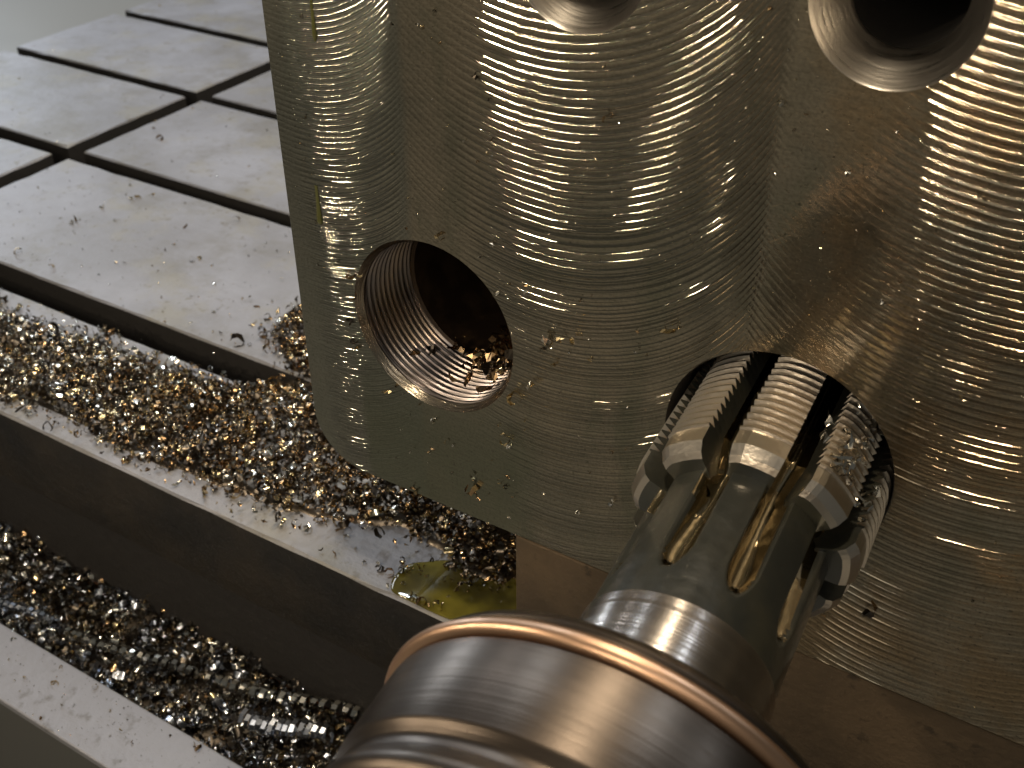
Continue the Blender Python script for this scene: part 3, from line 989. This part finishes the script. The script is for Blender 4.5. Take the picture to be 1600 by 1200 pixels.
coil((-1.20, 0.655, -.272), (-0.97, 0.688, -.268), .0085, 17, .0065, M_CHIP[0], "long bright spiral chip running along the middle of the gutter")
coil((-0.955, 0.700, -.270), (-0.715, 0.752, -.262), .0095, 16, .0070, M_CHIP[0], "long bright spiral chip nearest the tool holder in the gutter")
coil((-0.86, 0.672, -.268), (-0.735, 0.700, -.262), .013, 13, .006, M_CHIPBLUE, "wide grey spiral chip at the bottom edge beside the holder")
coil((-1.40, 0.640, -.272), (-1.225, 0.650, -.272), .007, 17, .007, M_CHIPBLUE, "grey spiral chip at the left end of the gutter")

# ------------------------------------------------------------------ oil
OILP = [(-0.668, 0.778), (-0.672, 0.797), (-0.665, 0.816), (-0.652, 0.832), (-0.635, 0.844), (-0.605, 0.856), (-0.575, 0.864), (-0.525, 0.866), (-0.495, 0.858), (-0.489, 0.835),
        (-0.489, 0.80), (-0.492, 0.772), (-0.56, 0.7625), (-0.60, 0.7622), (-0.64, 0.7625), (-0.658, 0.766)]
OILP = [(x + .0035 * sin(i * 2.3), y + .003 * cos(i * 3.1)) for i, (x, y) in enumerate(OILP)]
loops = []
oc = (-0.595, 0.808)
for (f, z) in ((1.0, 0.0006), (.985, .0013), (.95, .0020), (.88, .0024), (.6, .0026), (.2, .0026)):
    loops.append([(oc[0] + (x - oc[0]) * f, max(.7625, oc[1] + (y - oc[1]) * f), z) for (x, y) in OILP])
V = [p for l in loops for p in l]
n = len(OILP)
Fc = [(i * n + k, i * n + (k + 1) % n, (i + 1) * n + (k + 1) % n, (i + 1) * n + k) for i in range(len(loops) - 1) for k in range(n)]
Fc.append(tuple((len(loops) - 1) * n + k for k in range(n)))
ob = mesh_obj("oil_puddle", V, [tuple(reversed(f)) for f in Fc], M_OIL, None, (oc[0], oc[1], 0), (oc[0], oc[1], 0), True)
md = ob.modifiers.new("soften", 'SUBSURF'); md.levels = 2; md.render_levels = 2
tag(ob, "puddle of yellow green cutting oil on the table corner beside the holder", "oil puddle")


def drip(x, z, L, w, label):
    V, Fc = [], []
    m = 10
    rowsn = 14
    for i in range(rowsn + 1):
        s = i / rowsn
        ww = w * (0.45 + .55 * s ** 2) * (1 if s < .86 else sqrt(max(0.0, 1 - ((s - .86) / .14) ** 2)) + .02)
        d = w * .35 * (0.15 + .85 * s ** 3) * (1 if s < .9 else max(.05, 1 - ((s - .9) / .1) ** 2))
        for k in range(m + 1):
            a = pi * k / m
            V.append((x - ww / 2 * cos(a), YF0 - .0002 - d * sin(a), z - L * s))
    for i in range(rowsn):
        for k in range(m):
            Fc.append((i * (m + 1) + k, i * (m + 1) + k + 1, (i + 1) * (m + 1) + k + 1, (i + 1) * (m + 1) + k))
    ob = mesh_obj("oil_drip", V, Fc, M_DROP, None, (x, YF0, z), (x, YF0, z), True)
    tag(ob, label, "oil drip", "oil drips on the block")


drip(-0.691, 0.724, .054, .0066, "dark oil drip running down the block near the top of its left edge")
drip(-0.710, 0.525, .044, .009, "olive oil drip on the block left of the threaded hole")
